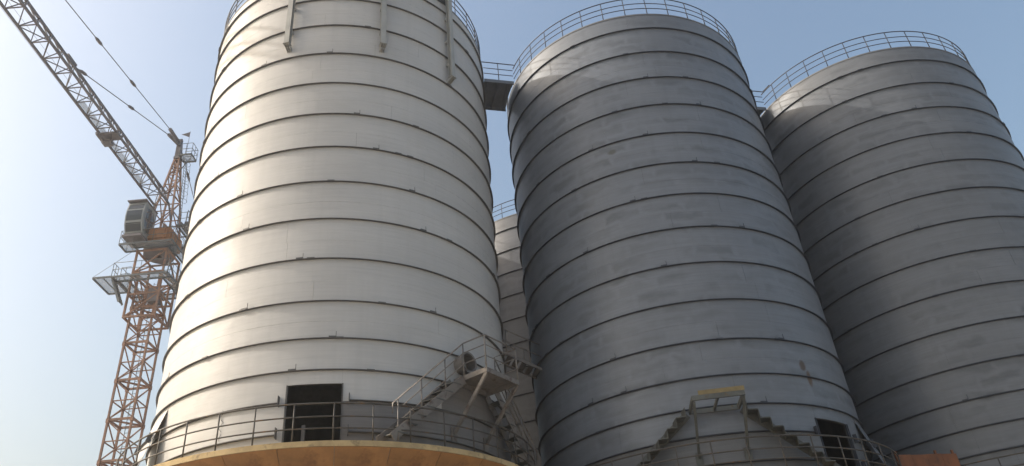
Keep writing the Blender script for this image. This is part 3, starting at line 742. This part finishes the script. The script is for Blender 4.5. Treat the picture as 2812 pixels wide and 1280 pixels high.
# counter jib with ballast
cjo = MB().bar((-.62, .9, 34.3), (-.62, 11.5, 34.3), .12, .28, side=(1, 0, 0)).obj('counter_jib', M['crane_dark'], cr_)
MB().bar((.62, .9, 34.3), (.62, 11.5, 34.3), .12, .28, side=(1, 0, 0)).obj('side_beam', M['crane_dark'], cjo)
for k in range(8): MB().bar((-.555, 1.2 + k * 1.4, 34.3), (.555, 1.2 + k * 1.4, 34.3), .08).obj('cross_beam', M['crane_dark'], cjo)
for sx in (-1, 1):
    m_ = MB()
    for hh in (.55, 1.05): m_.tube([(sx * .95, 1.0, 34.45 + hh), (sx * .95, 11.4, 34.45 + hh)], .02, 5)
    for k in range(9): m_.tube([(sx * .95, 1.0 + k * 1.3, 34.4), (sx * .95, 1.0 + k * 1.3, 35.5)], .02, 5)
    m_.obj('railing', M['crane_grey'], cjo)
for k in range(4): MB().box((-.6, 9.3 + k * .5, 32.6), (.6, 9.75 + k * .5, 34.1)).obj('counterweight', M['plinth'], cjo)
tie((0, .1, 40.6), (0, 9.0, 34.5), (.2, .6))
# operator cab, front towards -Y
cab = MB(); CX0, CX1 = -1.70, -.50
prof = [(-1.95, 34.320), (-2.02, 34.200), (-2.16, 33.600), (-2.18, 33.100), (-2.08, 32.500), (-1.80, 31.950), (-1.45, 31.750), (-.55, 31.750), (-.45, 32.000), (-.45, 34.100), (-.55, 34.320)]
K = len(prof); i0 = 0
cab.v = [(CX0, y, z) for y, z in prof] + [(CX1, y, z) for y, z in prof]
cab.f = [tuple(range(K)), tuple(range(2 * K - 1, K - 1, -1))] + [(j, (j + 1) % K, K + (j + 1) % K, K + j) for j in range(K)]
cbo = cab.obj('operator_cab', M['cab_frame'], cr_)
MB().box((CX0 - .06, -2.22, 34.325), (CX1 + .06, -.42, 34.400)).obj('cab_roof', M['crane_dark'], cbo)
# front panes follow the bulging nose: three rows
rows = [((-2.045, 34.06), (-2.145, 33.66)), ((-2.178, 33.53), (-2.185, 33.12), (-2.130, 32.76)), ((-2.09, 32.60), (-2.06, 32.500), (-1.85, 32.03))]
for rw in rows:
    p_ = MB()
    for j in range(len(rw) - 1):
        (y0, z0), (y1, z1) = rw[j], rw[j + 1]
        for (xa, xb) in ((CX0 + .09, CX1 - .09),):
            d = Vector((0, y1 - y0, z1 - z0)).normalized(); nn = Vector((0, d.z, -d.y)); nn = nn if nn.y < 0 else -nn
            o1_ = nn * .018; o2_ = nn * -.01
            q = [Vector((xa, y0, z0)), Vector((xb, y0, z0)), Vector((xb, y1, z1)), Vector((xa, y1, z1))]
            p_.quadbox([x + o2_ for x in q] + [x + o1_ for x in q])
    p_.obj('window_pane', M['glass'], cbo)
# side windows: rounded frame and pane on both sides
for xs, sg in ((CX1, 1), (CX0, -1)):
    pts = []; k = 20
    for i in range(k):
        t = 2 * math.pi * i / k; pts.append((xs + sg * .02, -1.30 + .62 * math.copysign(abs(math.cos(t)) ** .7, math.cos(t)), 33.080 + .98 * math.copysign(abs(math.sin(t)) ** .8, math.sin(t))))
    fr_ = MB().tube(pts, .045, 6, True).obj('window_frame', M['cab_frame'], cbo, True)
    pn = MB(); pn.v = [(x + sg * .004, y, z) for x, y, z in pts] + [(x - sg * .03, y, z) for x, y, z in pts]; pn.f = [tuple(range(k)), tuple(range(2 * k - 1, k - 1, -1))] + [(j, (j + 1) % k, k + (j + 1) % k, k + j) for j in range(k)]
    pn.obj('window_pane', M['glass'], fr_)
MB().box((CX0 - .05, -2.0, 31.580), (CX1 + .05, -.5, 31.740)).obj('cab_support', M['crane_dark'], cbo)

# ------------------------------------------------------------------ hazy air
hm = bpy.data.materials.new('hazy_air'); hm.use_nodes = True; hn = hm.node_tree; hn.nodes.clear()
pv = hn.nodes.new('ShaderNodeVolumePrincipled'); ho = hn.nodes.new('ShaderNodeOutputMaterial'); hn.links.new(pv.outputs[0], ho.inputs['Volume'])
pv.inputs['Color'].default_value = (.97, .97, .98, 1); pv.inputs['Density'].default_value = .001; pv.inputs['Anisotropy'].default_value = .5
hz = MB().box((-95, -60, -1.0), (95, 125, 43.5)).obj('haze', hm); hz['kind'] = 'stuff'
